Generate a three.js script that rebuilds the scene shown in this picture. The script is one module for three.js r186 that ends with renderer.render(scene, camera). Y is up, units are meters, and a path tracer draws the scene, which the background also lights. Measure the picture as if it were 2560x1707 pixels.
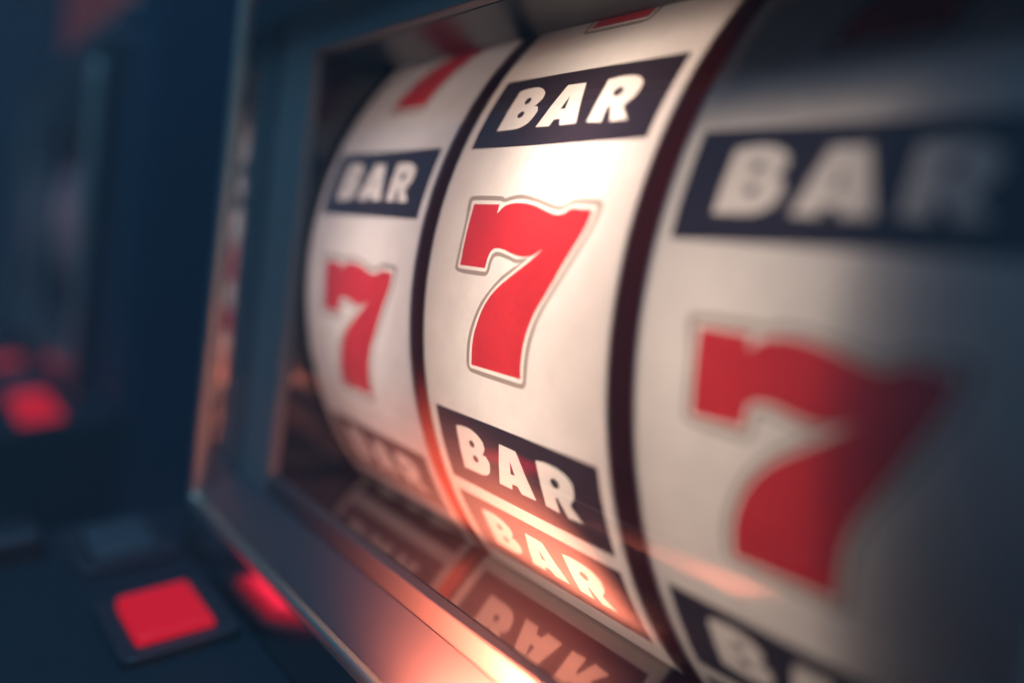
import * as THREE from 'three';
import { RoundedBoxGeometry } from 'three/addons/geometries/RoundedBoxGeometry.js';
import { mergeGeometries } from 'three/addons/utils/BufferGeometryUtils.js';
import { RectAreaLightUniformsLib } from 'three/addons/lights/RectAreaLightUniformsLib.js';

// One modelling unit is the width of a reel strip (70 mm): everything is built in units and scaled by U to metres.
const U = 0.07;
const V = (x, y, z) => new THREE.Vector3(x * U, y * U, z * U);
RectAreaLightUniformsLib.init();

// ---------- camera ----------
const scene = new THREE.Scene();
const camera = new THREE.PerspectiveCamera(38.97, 1024 / 682, 0.002, 60);
camera.position.copy(V(2.3587, 0.0875, 2.856));
camera.rotation.set(-0.07738, 0.99231, 0.12539, 'YXZ');
camera.focus = 2.92 * U;
camera.userData.fStop = 3.15;
scene.add(camera);

// ---------- the dark room ----------
scene.background = new THREE.Color().setRGB(0.0024, 0.0118, 0.0300);
const renderer = new THREE.WebGLRenderer({ antialias: true });
renderer.toneMapping = THREE.LinearToneMapping;
renderer.toneMappingExposure = 1.0;
renderer.shadowMap.enabled = true;

// thin haze, added for the warm glow and the lifted blacks
scene.fog = new THREE.FogExp2(new THREE.Color(0.9, 0.95, 1), 0.3);

// light levels
const L = {
  reel: [0.0078, 0.0075, 0.0060, 0.0034],   // candela of the bulbs inside reels one, two (upper, lower) and three
  ceiling: 8, warm: 0.32, button: 2,
};
const SEVEN_RED= [-0.292,0.267,-0.140,0.268,-0.140,0.239,-0.129,0.247,-0.122,0.254,-0.113,0.261,-0.101,0.266,-0.087,0.269,-0.070,0.272,-0.051,0.274,-0.030,0.274,-0.007,0.274,0.017,0.272,0.042,0.269,0.066,0.265,0.091,0.259,0.114,0.254,0.134,0.249,0.151,0.246,0.166,0.244,0.180,0.244,0.193,0.246,0.204,0.249,0.212,0.253,0.219,0.257,0.226,0.261,0.237,0.263,0.251,0.263,0.276,0.262,0.329,0.260,0.326,0.237,0.321,0.218,0.311,0.196,0.298,0.173,0.281,0.147,0.264,0.121,0.246,0.093,0.228,0.064,0.208,0.035,0.189,0.008,0.169,-0.016,0.154,-0.038,0.143,-0.057,0.132,-0.079,0.122,-0.103,0.114,-0.126,0.109,-0.150,0.105,-0.169,0.102,-0.184,0.101,-0.201,0.101,-0.229,-0.178,-0.229,-0.176,-0.196,-0.174,-0.176,-0.171,-0.157,-0.166,-0.139,-0.159,-0.120,-0.150,-0.100,-0.139,-0.079,-0.126,-0.056,-0.109,-0.033,-0.088,-0.011,-0.064,0.010,-0.036,0.030,-0.005,0.048,0.025,0.066,0.054,0.083,0.081,0.099,0.105,0.115,0.125,0.129,0.149,0.146,0.133,0.137,0.121,0.131,0.109,0.125,0.094,0.121,0.076,0.118,0.058,0.117,0.039,0.117,0.019,0.119,-0.002,0.122,-0.023,0.126,-0.045,0.131,-0.063,0.133,-0.078,0.135,-0.092,0.134,-0.106,0.133,-0.117,0.128,-0.125,0.121,-0.130,0.112,-0.134,0.102,-0.136,0.091,-0.139,0.071,-0.292,0.071] ;
const SEVEN_MID= [-0.303,0.279,-0.270,0.280,-0.185,0.280,-0.139,0.279,-0.136,0.279,-0.133,0.278,-0.131,0.276,-0.106,0.276,-0.096,0.279,-0.081,0.282,-0.064,0.284,-0.046,0.286,-0.027,0.286,-0.005,0.285,0.019,0.282,0.043,0.279,0.068,0.275,0.091,0.269,0.115,0.264,0.138,0.259,0.158,0.256,0.175,0.255,0.192,0.257,0.205,0.262,0.213,0.266,0.221,0.270,0.225,0.272,0.236,0.274,0.251,0.275,0.280,0.275,0.325,0.274,0.340,0.272,0.343,0.270,0.345,0.266,0.346,0.262,0.343,0.244,0.335,0.216,0.322,0.187,0.303,0.156,0.282,0.123,0.260,0.090,0.241,0.062,0.224,0.038,0.207,0.014,0.188,-0.011,0.171,-0.036,0.157,-0.060,0.145,-0.084,0.135,-0.109,0.127,-0.136,0.121,-0.164,0.116,-0.195,0.114,-0.226,0.112,-0.236,0.108,-0.239,0.103,-0.241,0.093,-0.242,0.021,-0.242,-0.110,-0.241,-0.180,-0.240,-0.186,-0.238,-0.190,-0.234,-0.192,-0.229,-0.191,-0.213,-0.190,-0.193,-0.187,-0.172,-0.184,-0.153,-0.177,-0.132,-0.167,-0.109,-0.155,-0.085,-0.142,-0.062,-0.126,-0.040,-0.107,-0.018,-0.086,0.003,-0.063,0.022,-0.036,0.041,-0.006,0.059,0.021,0.074,0.092,0.118,0.030,0.109,0.015,0.110,-0.002,0.113,-0.021,0.117,-0.043,0.120,-0.061,0.123,-0.076,0.124,-0.088,0.124,-0.098,0.122,-0.112,0.115,-0.120,0.101,-0.123,0.089,-0.125,0.075,-0.127,0.067,-0.129,0.064,-0.132,0.062,-0.137,0.060,-0.178,0.060,-0.256,0.060,-0.296,0.061,-0.305,0.065,-0.305,0.073,-0.304,0.092,-0.303,0.117,-0.303,0.150,-0.303,0.190,-0.305,0.226,-0.308,0.257,-0.310,0.272,-0.309,0.275,-0.306,0.278] ;
const SEVEN_OUT= [-0.316,0.293,-0.270,0.295,-0.185,0.295,-0.139,0.294,-0.131,0.292,-0.125,0.290,-0.121,0.287,-0.112,0.288,-0.099,0.292,-0.083,0.295,-0.065,0.298,-0.046,0.300,-0.027,0.300,-0.004,0.298,0.020,0.295,0.045,0.291,0.070,0.287,0.094,0.282,0.118,0.277,0.140,0.273,0.159,0.270,0.175,0.269,0.188,0.270,0.199,0.273,0.207,0.278,0.215,0.282,0.223,0.285,0.235,0.288,0.251,0.289,0.281,0.290,0.326,0.289,0.352,0.287,0.361,0.282,0.365,0.274,0.365,0.263,0.361,0.242,0.351,0.211,0.336,0.179,0.317,0.147,0.296,0.114,0.273,0.082,0.253,0.054,0.236,0.030,0.217,0.006,0.199,-0.020,0.183,-0.045,0.171,-0.068,0.161,-0.092,0.152,-0.115,0.145,-0.141,0.139,-0.168,0.135,-0.197,0.131,-0.226,0.125,-0.245,0.117,-0.252,0.106,-0.256,0.093,-0.257,0.021,-0.257,-0.110,-0.256,-0.182,-0.253,-0.195,-0.248,-0.204,-0.240,-0.208,-0.228,-0.209,-0.211,-0.207,-0.191,-0.204,-0.170,-0.199,-0.149,-0.191,-0.126,-0.180,-0.102,-0.168,-0.079,-0.154,-0.055,-0.137,-0.032,-0.116,-0.010,-0.093,0.011,-0.069,0.031,-0.042,0.051,-0.012,0.069,0.016,0.084,0.052,0.100,0.029,0.097,0.013,0.098,-0.004,0.102,-0.024,0.105,-0.045,0.109,-0.063,0.111,-0.077,0.111,-0.088,0.110,-0.096,0.108,-0.101,0.103,-0.105,0.096,-0.108,0.086,-0.110,0.072,-0.113,0.062,-0.117,0.055,-0.124,0.050,-0.133,0.047,-0.178,0.046,-0.256,0.046,-0.302,0.050,-0.320,0.058,-0.320,0.073,-0.319,0.092,-0.318,0.117,-0.317,0.150,-0.316,0.190,-0.320,0.226,-0.328,0.257,-0.331,0.277,-0.329,0.285,-0.324,0.291] ;
const LETTER_B= [-0.322,0.081,-0.300,0.086,-0.287,0.088,-0.275,0.089,-0.262,0.089,-0.247,0.090,-0.233,0.089,-0.221,0.088,-0.209,0.085,-0.199,0.082,-0.190,0.079,-0.182,0.075,-0.173,0.070,-0.159,0.059,-0.155,0.039,-0.163,0.028,-0.167,0.023,-0.170,0.020,-0.174,0.016,-0.180,0.012,-0.159,0.010,-0.144,-0.008,-0.147,-0.021,-0.149,-0.028,-0.152,-0.034,-0.155,-0.039,-0.158,-0.044,-0.163,-0.049,-0.168,-0.053,-0.175,-0.057,-0.182,-0.060,-0.189,-0.063,-0.197,-0.065,-0.204,-0.067,-0.212,-0.068,-0.224,-0.069,-0.241,-0.070,-0.270,-0.070,-0.330,-0.071] ;
const LETTER_A= [-0.056,0.079,0.037,0.077,0.096,-0.068,0.017,-0.070,0.002,-0.047,-0.027,-0.048,-0.037,-0.070,-0.109,-0.069] ;
const LETTER_R= [0.142,0.076,0.169,0.079,0.184,0.081,0.198,0.081,0.212,0.081,0.228,0.080,0.242,0.079,0.254,0.077,0.265,0.075,0.276,0.072,0.285,0.069,0.293,0.065,0.301,0.059,0.314,0.048,0.315,0.030,0.315,0.020,0.313,0.014,0.311,0.008,0.308,0.003,0.305,-0.002,0.302,-0.005,0.299,-0.008,0.296,-0.010,0.293,-0.012,0.291,-0.015,0.288,-0.020,0.282,-0.028,0.328,-0.070,0.256,-0.074,0.221,-0.019,0.211,-0.024,0.215,-0.072,0.147,-0.068] ;

// ---------- helpers ----------
const used = {};
function numbered(n) { const k = used[n] = (used[n] ?? -1) + 1; return k ? n + '_' + String(k).padStart(3, '0') : n; }
function thing(name, label, category, group) {
  const o = new THREE.Group(); o.name = numbered(name); scene.add(o);
  o.userData = { label, category }; if (group) o.userData.group = group;
  return o;
}
function part(name, geometry, m, parent) {
  const o = new THREE.Mesh(geometry, m); o.name = name; o.castShadow = o.receiveShadow = true; parent.add(o); return o;
}
const std = (r, g, b, o = {}) => { const m = new THREE.MeshPhysicalMaterial({ roughness: 0.5, side: THREE.DoubleSide, ...o }); m.color.setRGB(r, g, b); return m; };
function rnd(seed) { let s = seed >>> 0; return () => { s = (s * 1664525 + 1013904223) >>> 0; return s / 4294967296; }; }
function noiseTexture(n, seed, fn) {
  const r = rnd(seed), d = new Uint8Array(n * n * 4);
  const lat = [4, 8, 16, 32, 64, 128].map((k) => ({ k, v: Float32Array.from({ length: k * k }, () => r()) }));
  const at = (l, x, y) => {
    const fx = x * l.k, fy = y * l.k, ix = Math.floor(fx), iy = Math.floor(fy), a = fx - ix, b = fy - iy, k = l.k;
    const q = (i, j) => l.v[((j % k) + k) % k * k + ((i % k) + k) % k], s = (t) => t * t * (3 - 2 * t);
    const u = s(a), w = s(b);
    return (q(ix, iy) * (1 - u) + q(ix + 1, iy) * u) * (1 - w) + (q(ix, iy + 1) * (1 - u) + q(ix + 1, iy + 1) * u) * w;
  };
  for (let y = 0; y < n; y++) for (let x = 0; x < n; x++) {
    const f = lat.map((l) => at(l, x / n, y / n)), c = fn(f, r());
    for (let i = 0; i < 3; i++) d[(y * n + x) * 4 + i] = Math.max(0, Math.min(255, c[i] * 255)); d[(y * n + x) * 4 + 3] = 255;
  }
  const t = new THREE.DataTexture(d, n, n); t.wrapS = t.wrapT = THREE.RepeatWrapping; t.magFilter = THREE.LinearFilter; t.minFilter = THREE.LinearMipmapLinearFilter; t.generateMipmaps = true; t.needsUpdate = true;
  return t;
}
// fine smudges for gloss: finger grease and dust that only change the roughness
const smudge = noiseTexture(512, 11, (f, r) => { const v = 0.25 + 0.35 * f[1] + 0.2 * f[3] + 0.12 * f[5] + 0.08 * r; return [v, v, v]; });
smudge.repeat.set(6, 6);
const grain = noiseTexture(512, 23, (f, r) => { const v = 0.93 + 0.03 * f[2] + 0.02 * f[4] + 0.02 * r; return [v, v, v]; });
grain.colorSpace = THREE.SRGBColorSpace; grain.repeat.set(14, 14);
const inkGrain = noiseTexture(512, 47, (f, r) => { const v = 0.86 + 0.06 * f[1] + 0.05 * f[4] + 0.03 * r; return [v, v, v]; });
inkGrain.colorSpace = THREE.SRGBColorSpace; inkGrain.repeat.set(18, 18);
const leather = noiseTexture(512, 31, (f, r) => { const v = 0.3 * f[4] + 0.5 * f[5] + 0.2 * r; return [v, v, v]; });
leather.repeat.set(20, 20);

// ---------- materials ----------
const M = {
  paper: std(0.86, 0.82, 0.78, { roughness: 1, transmission: 0.85, map: grain }),
  ink: std(0.046, 0.031, 0.043, { roughness: 1, transmission: 0.55 }),
  red: std(0.68, 0.032, 0.038, { roughness: 1, transmission: 0.85, map: inkGrain }),
  taupe: std(0.33, 0.27, 0.235, { roughness: 1, transmission: 0.85 }),
  pale: std(0.84, 0.79, 0.74, { roughness: 1, transmission: 0.85 }),
  flange: std(0.30, 0.095, 0.07, { roughness: 0.9, transmission: 0.42 }),
  hub: std(0.02, 0.02, 0.025, { roughness: 0.5 }),
  drum: std(0.015, 0.015, 0.018, { roughness: 0.8 }),
  acrylic: std(0.012, 0.022, 0.034, { roughness: 0.06, ior: 1.8 }),
  ceilingSheet: std(0.012, 0.022, 0.034, { roughness: 0.3, ior: 1.35 }),
  tray: std(0.075, 0.028, 0.026, { roughness: 0.14, roughnessMap: smudge, ior: 2.0 }),  // red-brown base colour stands in for warm glow over the black floor
  bezel: std(0.52, 0.54, 0.54, { metalness: 1, roughness: 0.30, roughnessMap: smudge }),
  mirror: std(0.62, 0.64, 0.67, { metalness: 1, roughness: 0.05 }),
  satin: std(0.10, 0.082, 0.082, { roughness: 0.28, bumpMap: leather, bumpScale: 0.00004 }),
  mask: std(0.21, 0.22, 0.20, { roughness: 0.7, bumpMap: leather, bumpScale: 0.00005 }),
  chrome: std(0.80, 0.82, 0.68, { metalness: 1, roughness: 0.42 }),
  cabinet: std(0.010, 0.050, 0.090, { roughness: 0.5, bumpMap: leather, bumpScale: 0.00005 }),
  deck: std(0.010, 0.022, 0.032, { roughness: 0.5, bumpMap: leather, bumpScale: 0.00008 }),
  glass: std(1, 1, 1, { roughness: 0.0, transmission: 1, ior: 1.5 }),
  housing: std(0.05, 0.045, 0.05, { roughness: 0.35 }),
  cap: std(0.45, 0.008, 0.012, { roughness: 0.3 }),
  capDim: std(0.45, 0.02, 0.03, { roughness: 0.3 }),
  capOff: std(0.10, 0.105, 0.11, { roughness: 0.35 }),
  metal: std(0.45, 0.47, 0.48, { metalness: 1, roughness: 0.4 }),
  bulb: std(0.9, 0.85, 0.8, { roughness: 0.4 }),
  warmBulb: std(0.9, 0.7, 0.5, { roughness: 0.4 }),
  topGlass: std(0.25, 0.05, 0.04, { roughness: 0.3 }),
  carpet: std(0.02, 0.03, 0.05, { roughness: 0.95 }),
  panel: std(0.6, 0.65, 0.7, { roughness: 0.8 }),
};
const glow = (m, r, g, b, k = 1) => { m.emissive = new THREE.Color().setRGB(r, g, b); m.emissiveIntensity = k; };
glow(M.cap, 0.50, 0.004, 0.016, 1);
glow(M.capDim, 0.30, 0.015, 0.02, 1);
glow(M.bulb, 1, 0.82, 0.66, 0.15);
glow(M.warmBulb, 1, 0.55, 0.3, 1);
glow(M.topGlass, 0.06, 0.012, 0.010, 1);
glow(M.panel, 0.15, 0.5, 1, 1);

// ---------- geometry helpers (units in, metres out) ----------
const scaled = (g) => g.scale(U, U, U);
function box(x0, x1, y0, y1, z0, z1, r = 0.012) {
  const w = x1 - x0, h = y1 - y0, dd = z1 - z0;
  const g = new RoundedBoxGeometry(w, h, dd, 2, Math.min(r, w / 2.5, h / 2.5, dd / 2.5));
  return scaled(g.translate((x0 + x1) / 2, (y0 + y1) / 2, (z0 + z1) / 2));
}
function rectShape(x0, x1, y0, y1, r = 0.03, S = THREE.Shape) {
  const s = new S();
  s.moveTo(x0 + r, y0); s.lineTo(x1 - r, y0); s.quadraticCurveTo(x1, y0, x1, y0 + r); s.lineTo(x1, y1 - r); s.quadraticCurveTo(x1, y1, x1 - r, y1);
  s.lineTo(x0 + r, y1); s.quadraticCurveTo(x0, y1, x0, y1 - r); s.lineTo(x0, y0 + r); s.quadraticCurveTo(x0, y0, x0 + r, y0);
  return s;
}
function ring(o, i, z0, z1, bevel, ro = 0.06, ri = 0.03) {
  const s = rectShape(...o, ro); s.holes.push(rectShape(...i, ri, THREE.Path));
  const g = new THREE.ExtrudeGeometry(s, { depth: z1 - z0 - 2 * bevel, bevelEnabled: true, bevelThickness: bevel, bevelSize: bevel, bevelOffset: -bevel, bevelSegments: 4, curveSegments: 8 });
  return scaled(g.translate(0, 0, z0 + bevel));
}
// a bar along x whose section is a polygon of [z, y] points
function bar(x0, x1, section) {
  const s = new THREE.Shape(section.map(([z, y]) => new THREE.Vector2(z, y)));
  const g = new THREE.ExtrudeGeometry(s, { depth: x1 - x0, bevelEnabled: false });   // extruded along +z, section in (x = z, y)
  g.rotateY(-Math.PI / 2);                                                          // x -> z, z -> -x
  return scaled(g.translate(x1, 0, 0));
}
const pairs = (a) => { const p = []; for (let i = 0; i < a.length; i += 2) p.push(new THREE.Vector2(a[i], a[i + 1])); return p; };
const moved = (p, dx, dy) => p.map((q) => new THREE.Vector2(q.x + dx, q.y + dy));
const oval = (cx, cy, rx, ry, n = 20) => Array.from({ length: n }, (_, i) => new THREE.Vector2(cx + rx * Math.cos(i / n * 2 * Math.PI), cy + ry * Math.sin(i / n * 2 * Math.PI)));
const quad = (x0, x1, y0, y1) => [new THREE.Vector2(x0, y0), new THREE.Vector2(x1, y0), new THREE.Vector2(x1, y1), new THREE.Vector2(x0, y1)];

const R = 1.3566;
// a flat printed shape (u across the strip, v along it) wrapped on the drum
function wrapped(outline, holes = [], radius = R, step = 0.09) {
  const s = new THREE.Shape(outline); for (const h of holes) s.holes.push(new THREE.Path(h));
  const g = new THREE.ShapeGeometry(s), p = g.attributes.position, idx = g.index.array, out = [];
  const stack = []; for (let i = 0; i < idx.length; i += 3) stack.push([0, 1, 2].map((k) => [p.getX(idx[i + k]), p.getY(idx[i + k])]));
  while (stack.length) {
    const t = stack.pop(); let best = -1, len = step;
    for (let k = 0; k < 3; k++) { const d = Math.abs(t[k][1] - t[(k + 1) % 3][1]); if (d > len + 1e-9) { len = d; best = k; } }
    if (best < 0) { out.push(t); continue; }
    const a = t[best], b = t[(best + 1) % 3], c = t[(best + 2) % 3], m = [(a[0] + b[0]) / 2, (a[1] + b[1]) / 2];
    stack.push([a, m, c], [m, b, c]);
  }
  const pos = [], nor = [], uv = [];
  for (const t of out) for (const [u, v] of t) { const th = v / R; pos.push(u * U, radius * Math.sin(th) * U, radius * Math.cos(th) * U); nor.push(0, Math.sin(th), Math.cos(th)); uv.push(u * U, v * U); }
  const r = new THREE.BufferGeometry();
  r.setAttribute('position', new THREE.Float32BufferAttribute(pos, 3)); r.setAttribute('normal', new THREE.Float32BufferAttribute(nor, 3)); r.setAttribute('uv', new THREE.Float32BufferAttribute(uv, 2));
  return r;
}

// ---------- the reels ----------
const HALF = 0.444, BAR_H = 0.1325;
const barSpots = [0.4353 * R, -0.3957 * R, -0.6282 * R, 1.29 * R, -1.50 * R], sevenSpots = [0, 0.852 * R, -1.08 * R];
const letters = [['B', LETTER_B, [oval(-0.236, 0.036, 0.016, 0.0125), oval(-0.233, -0.016, 0.017, 0.0125)]],
  ['A', LETTER_A, [[new THREE.Vector2(-0.009, 0.034), new THREE.Vector2(0.003, -0.012), new THREE.Vector2(-0.022, -0.012)]]],
  ['R', LETTER_R, [oval(0.224, 0.026, 0.021, 0.015)]]].map(([n, a, h]) => ({ n, outline: pairs(a), holes: h }));
const red = pairs(SEVEN_RED), mid = pairs(SEVEN_MID), outer = pairs(SEVEN_OUT);
const G = {};
{
  const holes = [...barSpots.map((v) => quad(-HALF, HALF, v - BAR_H, v + BAR_H)), ...sevenSpots.map((v) => moved(outer, 0, v))];
  G.strip = wrapped(quad(-0.5, 0.5, -Math.PI * R, Math.PI * R), holes);
  G.bars = barSpots.map((v) => ({
    panel: wrapped(quad(-HALF, HALF, v - BAR_H, v + BAR_H), letters.map((l) => moved(l.outline, 0, v))),
    letters: letters.map((l) => wrapped(moved(l.outline, 0, v), l.holes.map((h) => moved(h, 0, v)))),
    counters: letters.flatMap((l) => l.holes.map((h) => wrapped(moved(h, 0, v)))),
  }));
  G.bars.forEach((b) => { b.panel = mergeGeometries([b.panel, ...b.counters]); });
  G.sevens = sevenSpots.map((v) => ({ red: wrapped(moved(red, 0, v)), inner: wrapped(moved(mid, 0, v), [moved(red, 0, v)]), outer: wrapped(moved(outer, 0, v), [moved(mid, 0, v)]) }));
  const lathe = (pts) => scaled(new THREE.LatheGeometry(pts.map(([r, x]) => new THREE.Vector2(r, x)), 128).rotateZ(-Math.PI / 2));
  // flange: a thin plastic ring at each side with a lip under the strip
  const both = (f) => [1, -1].map(f);
  G.flange = both((s) => lathe([[0.98, 0.482], [R - 0.012, 0.482], [R - 0.008, 0.486], [R - 0.008, 0.498], [R - 0.012, 0.502], [0.98, 0.502], [0.98, 0.482]].map(([r, x]) => [r, s * x])));
  G.hub = lathe([[0.001, -0.2], [0.16, -0.2], [0.16, 0.2], [0.001, 0.2]]);
  G.spoke = both((s) => box(s > 0 ? 0.484 : -0.5, s > 0 ? 0.5 : -0.484, 0.14, 1.0, -0.05, 0.05, 0.005));
}
function makeReel(label, x, turn, group) {
  const t = thing('reel', label, 'reel', group);
  t.position.copy(V(x, 0, 0)); t.rotation.x = -turn;
  part('strip', G.strip, M.paper, t);
  for (const b of G.bars) { const p = part('bar_symbol', b.panel, M.ink, t); b.letters.forEach((g) => part('letter', g, M.pale, p)); }
  for (const s of G.sevens) { const p = part('seven_symbol', s.red, M.red, t); part('outline', s.inner, M.pale, p); part('outline', s.outer, M.taupe, p); }
  for (const s of [0, 1]) {
    const f = part('flange', G.flange[s], M.flange, t);
    for (let k = 0; k < 5; k++) { const q = part('spoke', G.spoke[s], M.hub, f); q.rotation.x = k * Math.PI * 2 / 5; }
  }
  part('hub', G.hub, M.hub, t);
  return t;
}

// ---------- the machines ----------
const FLOOR = -12, GAP = 1.0973;
// A machine stands with the middle of its window at x; z grows towards the player.
const DECK_A = 0.2;                                   // slope of the button deck
const deckY = (z) => -1.50 - (z - 1.84) * Math.tan(DECK_A);
function makeMachine(name, label, x, o) {
  const t = thing(name, label, 'slot machine', 'slot machines in a row');
  t.position.copy(V(x, FLOOR, 0));
  const P = (n, g, m, parent = t) => { const q = part(n, g, m, parent); if (parent === t) q.position.y = -FLOOR * U; return q; };
  // cabinet shell
  for (const s of [-1, 1]) P('side_panel', box(s < 0 ? -2.9 : 2.78, s < 0 ? -2.78 : 2.9, FLOOR, 3.6, -2.1, 1.34, 0.03), M.cabinet);
  P('back_panel', box(-2.775, 2.775, FLOOR, 3.6, -2.1, -1.98), M.cabinet);
  P('top_panel', box(-2.775, 2.775, 3.48, 3.6, -1.97, 1.34), M.cabinet);
  P('shelf', box(-2.775, 2.775, -1.9, -1.8, -1.97, 1.2), M.cabinet);
  // front plates round the window
  P('face_plate', box(-2.775, -2.23, -1.40, 3.45, 1.22, 1.38, 0.02), M.cabinet);
  P('face_plate', box(2.23, 2.775, -1.40, 3.45, 1.22, 1.38, 0.02), M.cabinet);
  P('face_plate', box(-2.225, 2.225, 1.53, 1.70, 1.22, 1.38, 0.02), M.cabinet);
  const top = P('top_sign', box(-2.225, 2.225, 1.78, 3.40, 1.24, 1.34, 0.02), M.topGlass);
  P('sign_rail', box(-2.225, 2.225, 1.705, 1.775, 1.2, 1.42, 0.02), M.chrome, t);
  // bezel, trim, reveal and mask: four nested frames
  P('bezel', ring([-2.225, 2.225, -1.445, 1.525], [-2.066, 2.066, -1.186, 1.271], 1.24, 1.595, 0.025), M.bezel);
  P('chrome_trim', ring([-2.064, 2.064, -1.184, 1.269], [-2.018, 2.018, -1.136, 1.222], 1.575, 1.635, 0.018), M.chrome);
  P('reveal_wall', box(-2.048, -2.020, -1.168, 1.25, 1.425, 1.573, 0.004), M.mirror);
  P('reveal_wall', box(2.020, 2.048, -1.168, 1.25, 1.425, 1.573, 0.004), M.mirror);
  P('ledge', bar(-2.018, 2.018, [[1.425, -1.022], [1.60, -1.134], [1.573, -1.138], [1.573, -1.168], [1.425, -1.168]]), M.satin);
  P('reveal_top', bar(-2.018, 2.018, [[1.425, 1.07], [1.425, 1.25], [1.573, 1.25], [1.573, 1.22]]), M.bezel);
  P('window_mask', ring([-2.07, 2.07, -1.20, 1.28], [-1.645, 1.645, -1.035, 0.872], 1.365, 1.42, 0.008, 0.02, 0.01), o.mask);
  P('sill_lip', box(-1.643, 1.643, -1.033, -0.945, 1.366, 1.419, 0.008), M.satin);
  // black acrylic tunnel between the mask and the reels
  P('tunnel_floor', box(-1.66, 1.66, -0.985, -0.945, 0.985, 1.364, 0.004), M.tray);
  P('tunnel_ceiling', box(-1.66, 1.66, 0.872, 0.912, 1.06, 1.364, 0.004), M.ceilingSheet);
  P('tunnel_wall', box(-1.70, -1.645, -0.94, 0.868, 0.2, 1.364, 0.004), M.acrylic);
  P('tunnel_wall', box(1.645, 1.70, -0.94, 0.868, 0.2, 1.364, 0.004), M.acrylic);
  // clear window, bent round the reels a few millimetres in front of them
  P('window_glass', wrapped(quad(-1.64, 1.64, -0.735 * R, 0.675 * R), [], R + 0.036, 0.03), M.glass);
  // button deck
  P('button_deck', bar(-2.9, 2.9, [[1.30, deckY(1.30)], [2.50, deckY(2.50)], [2.60, deckY(2.60) - 0.03], [2.64, deckY(2.6) - 0.12], [2.60, deckY(2.6) - 0.30], [2.20, -2.1], [1.30, -2.1]]), M.deck);
  P('belly_panel', box(-2.775, 2.775, FLOOR + 0.8, -2.12, 1.2, 1.34, 0.02), M.cabinet);
  P('plinth', box(-2.775, 2.775, FLOOR, FLOOR + 0.78, 0.9, 1.2, 0.02), M.cabinet);
  for (const [bx, state] of o.buttons) {
    const b = new THREE.Group(); b.name = 'push_button'; t.add(b);
    b.position.copy(V(bx, deckY(1.84) - FLOOR, 1.84)); b.rotation.x = DECK_A;
    const hs = rectShape(-0.30, 0.30, -0.215, 0.215, 0.05); hs.holes.push(rectShape(-0.235, 0.235, -0.16, 0.16, 0.03, THREE.Path));
    part('housing', scaled(new THREE.ExtrudeGeometry(hs, { depth: 0.03, bevelEnabled: true, bevelSize: 0.012, bevelThickness: 0.012, bevelSegments: 3 }).rotateX(-Math.PI / 2).translate(0, 0.0, 0)), M.housing, b);
    part('cap', box(-0.22, 0.22, -0.03, 0.075, -0.145, 0.145, 0.025), state === 2 ? M.cap : state === 1 ? M.capDim : M.capOff, b);
    if (state) {
      const l = new THREE.RectAreaLight(new THREE.Color().setRGB(1, 0.02, 0.06), L.button * (state === 2 ? 1 : 0.35), 0.4 * U, 0.25 * U);
      l.position.copy(V(0, 0.08, 0)); l.rotation.x = Math.PI / 2; b.add(l);
    }
  }
  // coin entry at the end of the deck
  const ce = P('coin_entry', box(-2.80, -2.50, -0.10, 0.14, -0.14, 0.14, 0.04), M.housing); ce.position.copy(V(0, deckY(2.28) - FLOOR, 2.28)); ce.rotation.x = DECK_A;
  part('coin_slot', box(-2.67, -2.63, 0.135, 0.146, -0.09, 0.09, 0.003), M.drum, ce);
  // added black drum inside each reel: it keeps the light of a lamp to the strip in front of it
  for (const k of [-1, 0, 1]) P('added_lamp_drum', scaled(new THREE.CylinderGeometry(0.74, 0.74, 0.94, 96).rotateZ(Math.PI / 2).translate(k * GAP, 0, 0)), M.drum);
  // unseen black baffle plates above the lamps, placed to darken the strip tops
  for (const [k, a, r] of o.baffles) {
    const q = P('unseen_lamp_baffle', scaled(new RoundedBoxGeometry(0.92, 0.02, r - 0.745, 1, 0.004).translate(0, 0, (r + 0.745) / 2)), M.drum); q.position.x = k * GAP * U; q.rotation.x = -a;
  }
  // added black divider plate round the drum; it darkens one end of a strip
  for (const [k, at, r] of o.dividers) P('added_lamp_divider', scaled(new THREE.LatheGeometry([[0.73, -0.008], [r, -0.008], [r, 0.008], [0.73, 0.008]].map(([a, c]) => new THREE.Vector2(a, c)), 96).rotateZ(-Math.PI / 2).translate(k * GAP + at, 0, 0)), M.drum);
  // unseen lamps behind the strips, placed for the bright spots and falloff on them
  for (const [lx, ly, lz, cd, tint] of o.lamps) {
    const b = part('reel_lamp', scaled(new THREE.SphereGeometry(0.06, 20, 14)), M.bulb, t); b.position.copy(V(lx, ly - FLOOR, lz));
    const p = new THREE.PointLight(new THREE.Color().setRGB(...tint), cd); p.position.copy(b.position); p.shadow.radius = 0.7; p.castShadow = true; t.add(p);
    const socket = part('lamp_socket', scaled(new THREE.CylinderGeometry(0.05, 0.05, 0.2, 16).rotateX(Math.PI / 2).translate(0, 0, -0.15)), M.hub, t); socket.position.copy(b.position);
  }
  return t;
}
const WARM = [1, 0.80, 0.66], PINK = [1, 0.80, 0.72];
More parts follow.
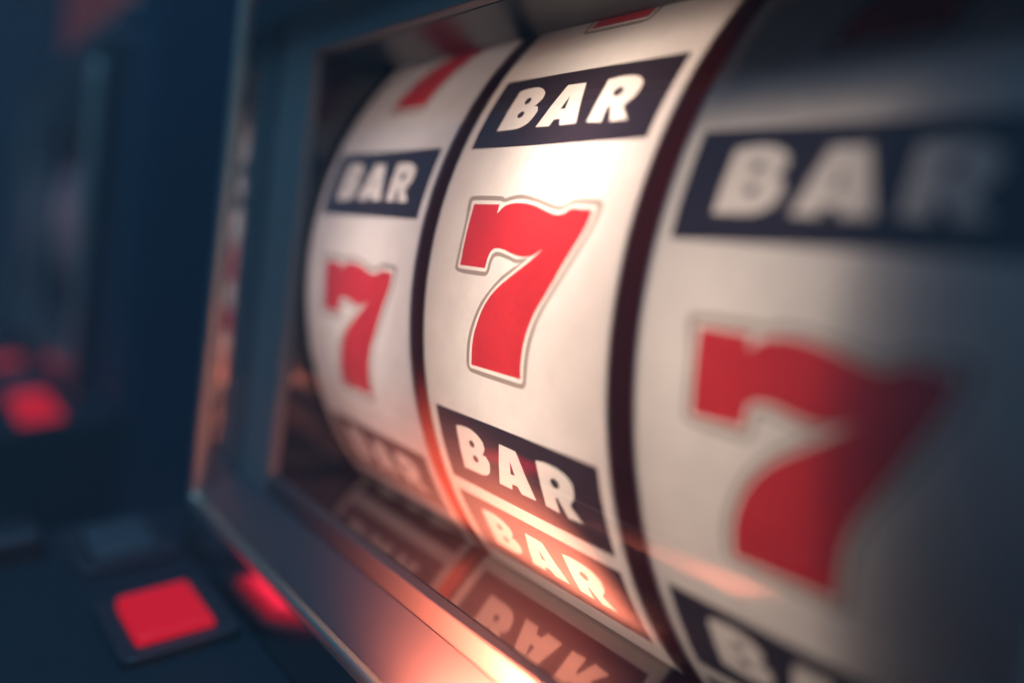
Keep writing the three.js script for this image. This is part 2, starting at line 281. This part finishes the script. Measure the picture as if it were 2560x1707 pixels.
const machine = makeMachine('slot_machine', 'near slot machine with chrome trimmed window and three backlit reels', 0, {
  mask: M.mask, baffles: [[-1, 0.62, 1.23], [0, 0.54, 1.24], [1, 0.32, 1.25]], dividers: [[1, -0.02, 1.20]],
  buttons: [[-2.42, 0], [-1.46, 2], [-0.10, 0], [1.20, 0], [2.40, 0]],
  lamps: [[-GAP + 0.1, 0.0, 0.86, L.reel[0], PINK], [0.15, 0.33, 1.06, L.reel[1], WARM], [0.0, -0.25, 0.85, L.reel[2], WARM], [GAP - 0.30, 0.03, 0.95, L.reel[3], WARM], [GAP - 0.33, -0.40, 0.86, L.reel[3] * 0.4, WARM]],
});
// added hooded spot lamp, out of view, standing in for the warm glow along the ledge
{
  const at = V(0.60, -1.02 - FLOOR, 1.76), to = V(0.20, -1.03 - FLOOR, 1.36), dir = to.clone().sub(at).normalize();
  const g = new THREE.Group(); g.name = 'added_spot_lamp'; g.position.copy(at); g.quaternion.setFromUnitVectors(new THREE.Vector3(0, 1, 0), dir); machine.add(g);
  part('hood', scaled(new THREE.LatheGeometry([[0.03, -0.16], [0.07, -0.15], [0.11, -0.06], [0.13, 0.08], [0.12, 0.08], [0.10, -0.05], [0.06, -0.12]].map(([r, y]) => new THREE.Vector2(r, y)), 32)), M.housing, g);
  part('bulb', scaled(new THREE.SphereGeometry(0.05, 20, 14)), M.warmBulb, g);
  const p = new THREE.SpotLight(new THREE.Color().setRGB(1, 0.25, 0.14), L.warm, 0, 0.68, 1); p.position.copy(at); p.target.position.copy(to); p.shadow.radius = 0.15; p.castShadow = true; machine.add(p, p.target);
}
const neighbour = makeMachine('slot_machine', 'far slot machine standing beyond the chrome trimmed window, with red buttons', -8, {
  mask: M.mask, baffles: [], dividers: [], buttons: [[-1.46, 0], [-0.10, 1], [1.26, 0], [1.88, 2], [2.50, 2]],
  lamps: [[-GAP, 0, 0.8, 0.0025, [1, 0.5, 0.4]], [0, 0, 0.8, 0.0025, [1, 0.5, 0.4]], [GAP, 0, 0.8, 0.0025, [1, 0.5, 0.4]]],
});
makeReel('reel between the chrome edged window side and the middle reel, small crimson seven', -GAP, -0.185);
makeReel('sharp middle reel with bright backlight and silver edged red seven', 0, 0);
makeReel('large blurred reel fading into blue shadow, dull red seven across it', GAP, -0.191);
for (const k of [-1, 0, 1]) makeReel('dim reel inside the far slot machine', -8 + k * GAP, [0.3, -0.2, 0.1][k + 1], 'reels in the far slot machine');

// ---------- the room ----------
const floor = part('floor', new THREE.PlaneGeometry(8, 8).rotateX(-Math.PI / 2), M.carpet, scene); floor.position.y = FLOOR * U - 0.002; floor.userData = { kind: 'structure' };
{
  const t = thing('unseen_ceiling_light', 'unseen blue white ceiling light panel above the machines', 'ceiling light');  // out of view, placed to light the frames and dark cabinets blue
  t.position.set(0.25, 1.25, 0.75);
  part('frame', new RoundedBoxGeometry(1.3, 0.05, 0.7, 2, 0.01).translate(0, 0.035, 0), M.cabinet, t);
  part('diffuser', new RoundedBoxGeometry(1.2, 0.01, 0.6, 2, 0.004), M.panel, t);
  const l = new THREE.RectAreaLight(new THREE.Color().setRGB(0.23, 0.55, 0.95), L.ceiling, 1.2, 0.6); l.position.set(0, -0.008, 0); l.rotation.x = -Math.PI / 2; t.add(l);
}
renderer.render(scene, camera);
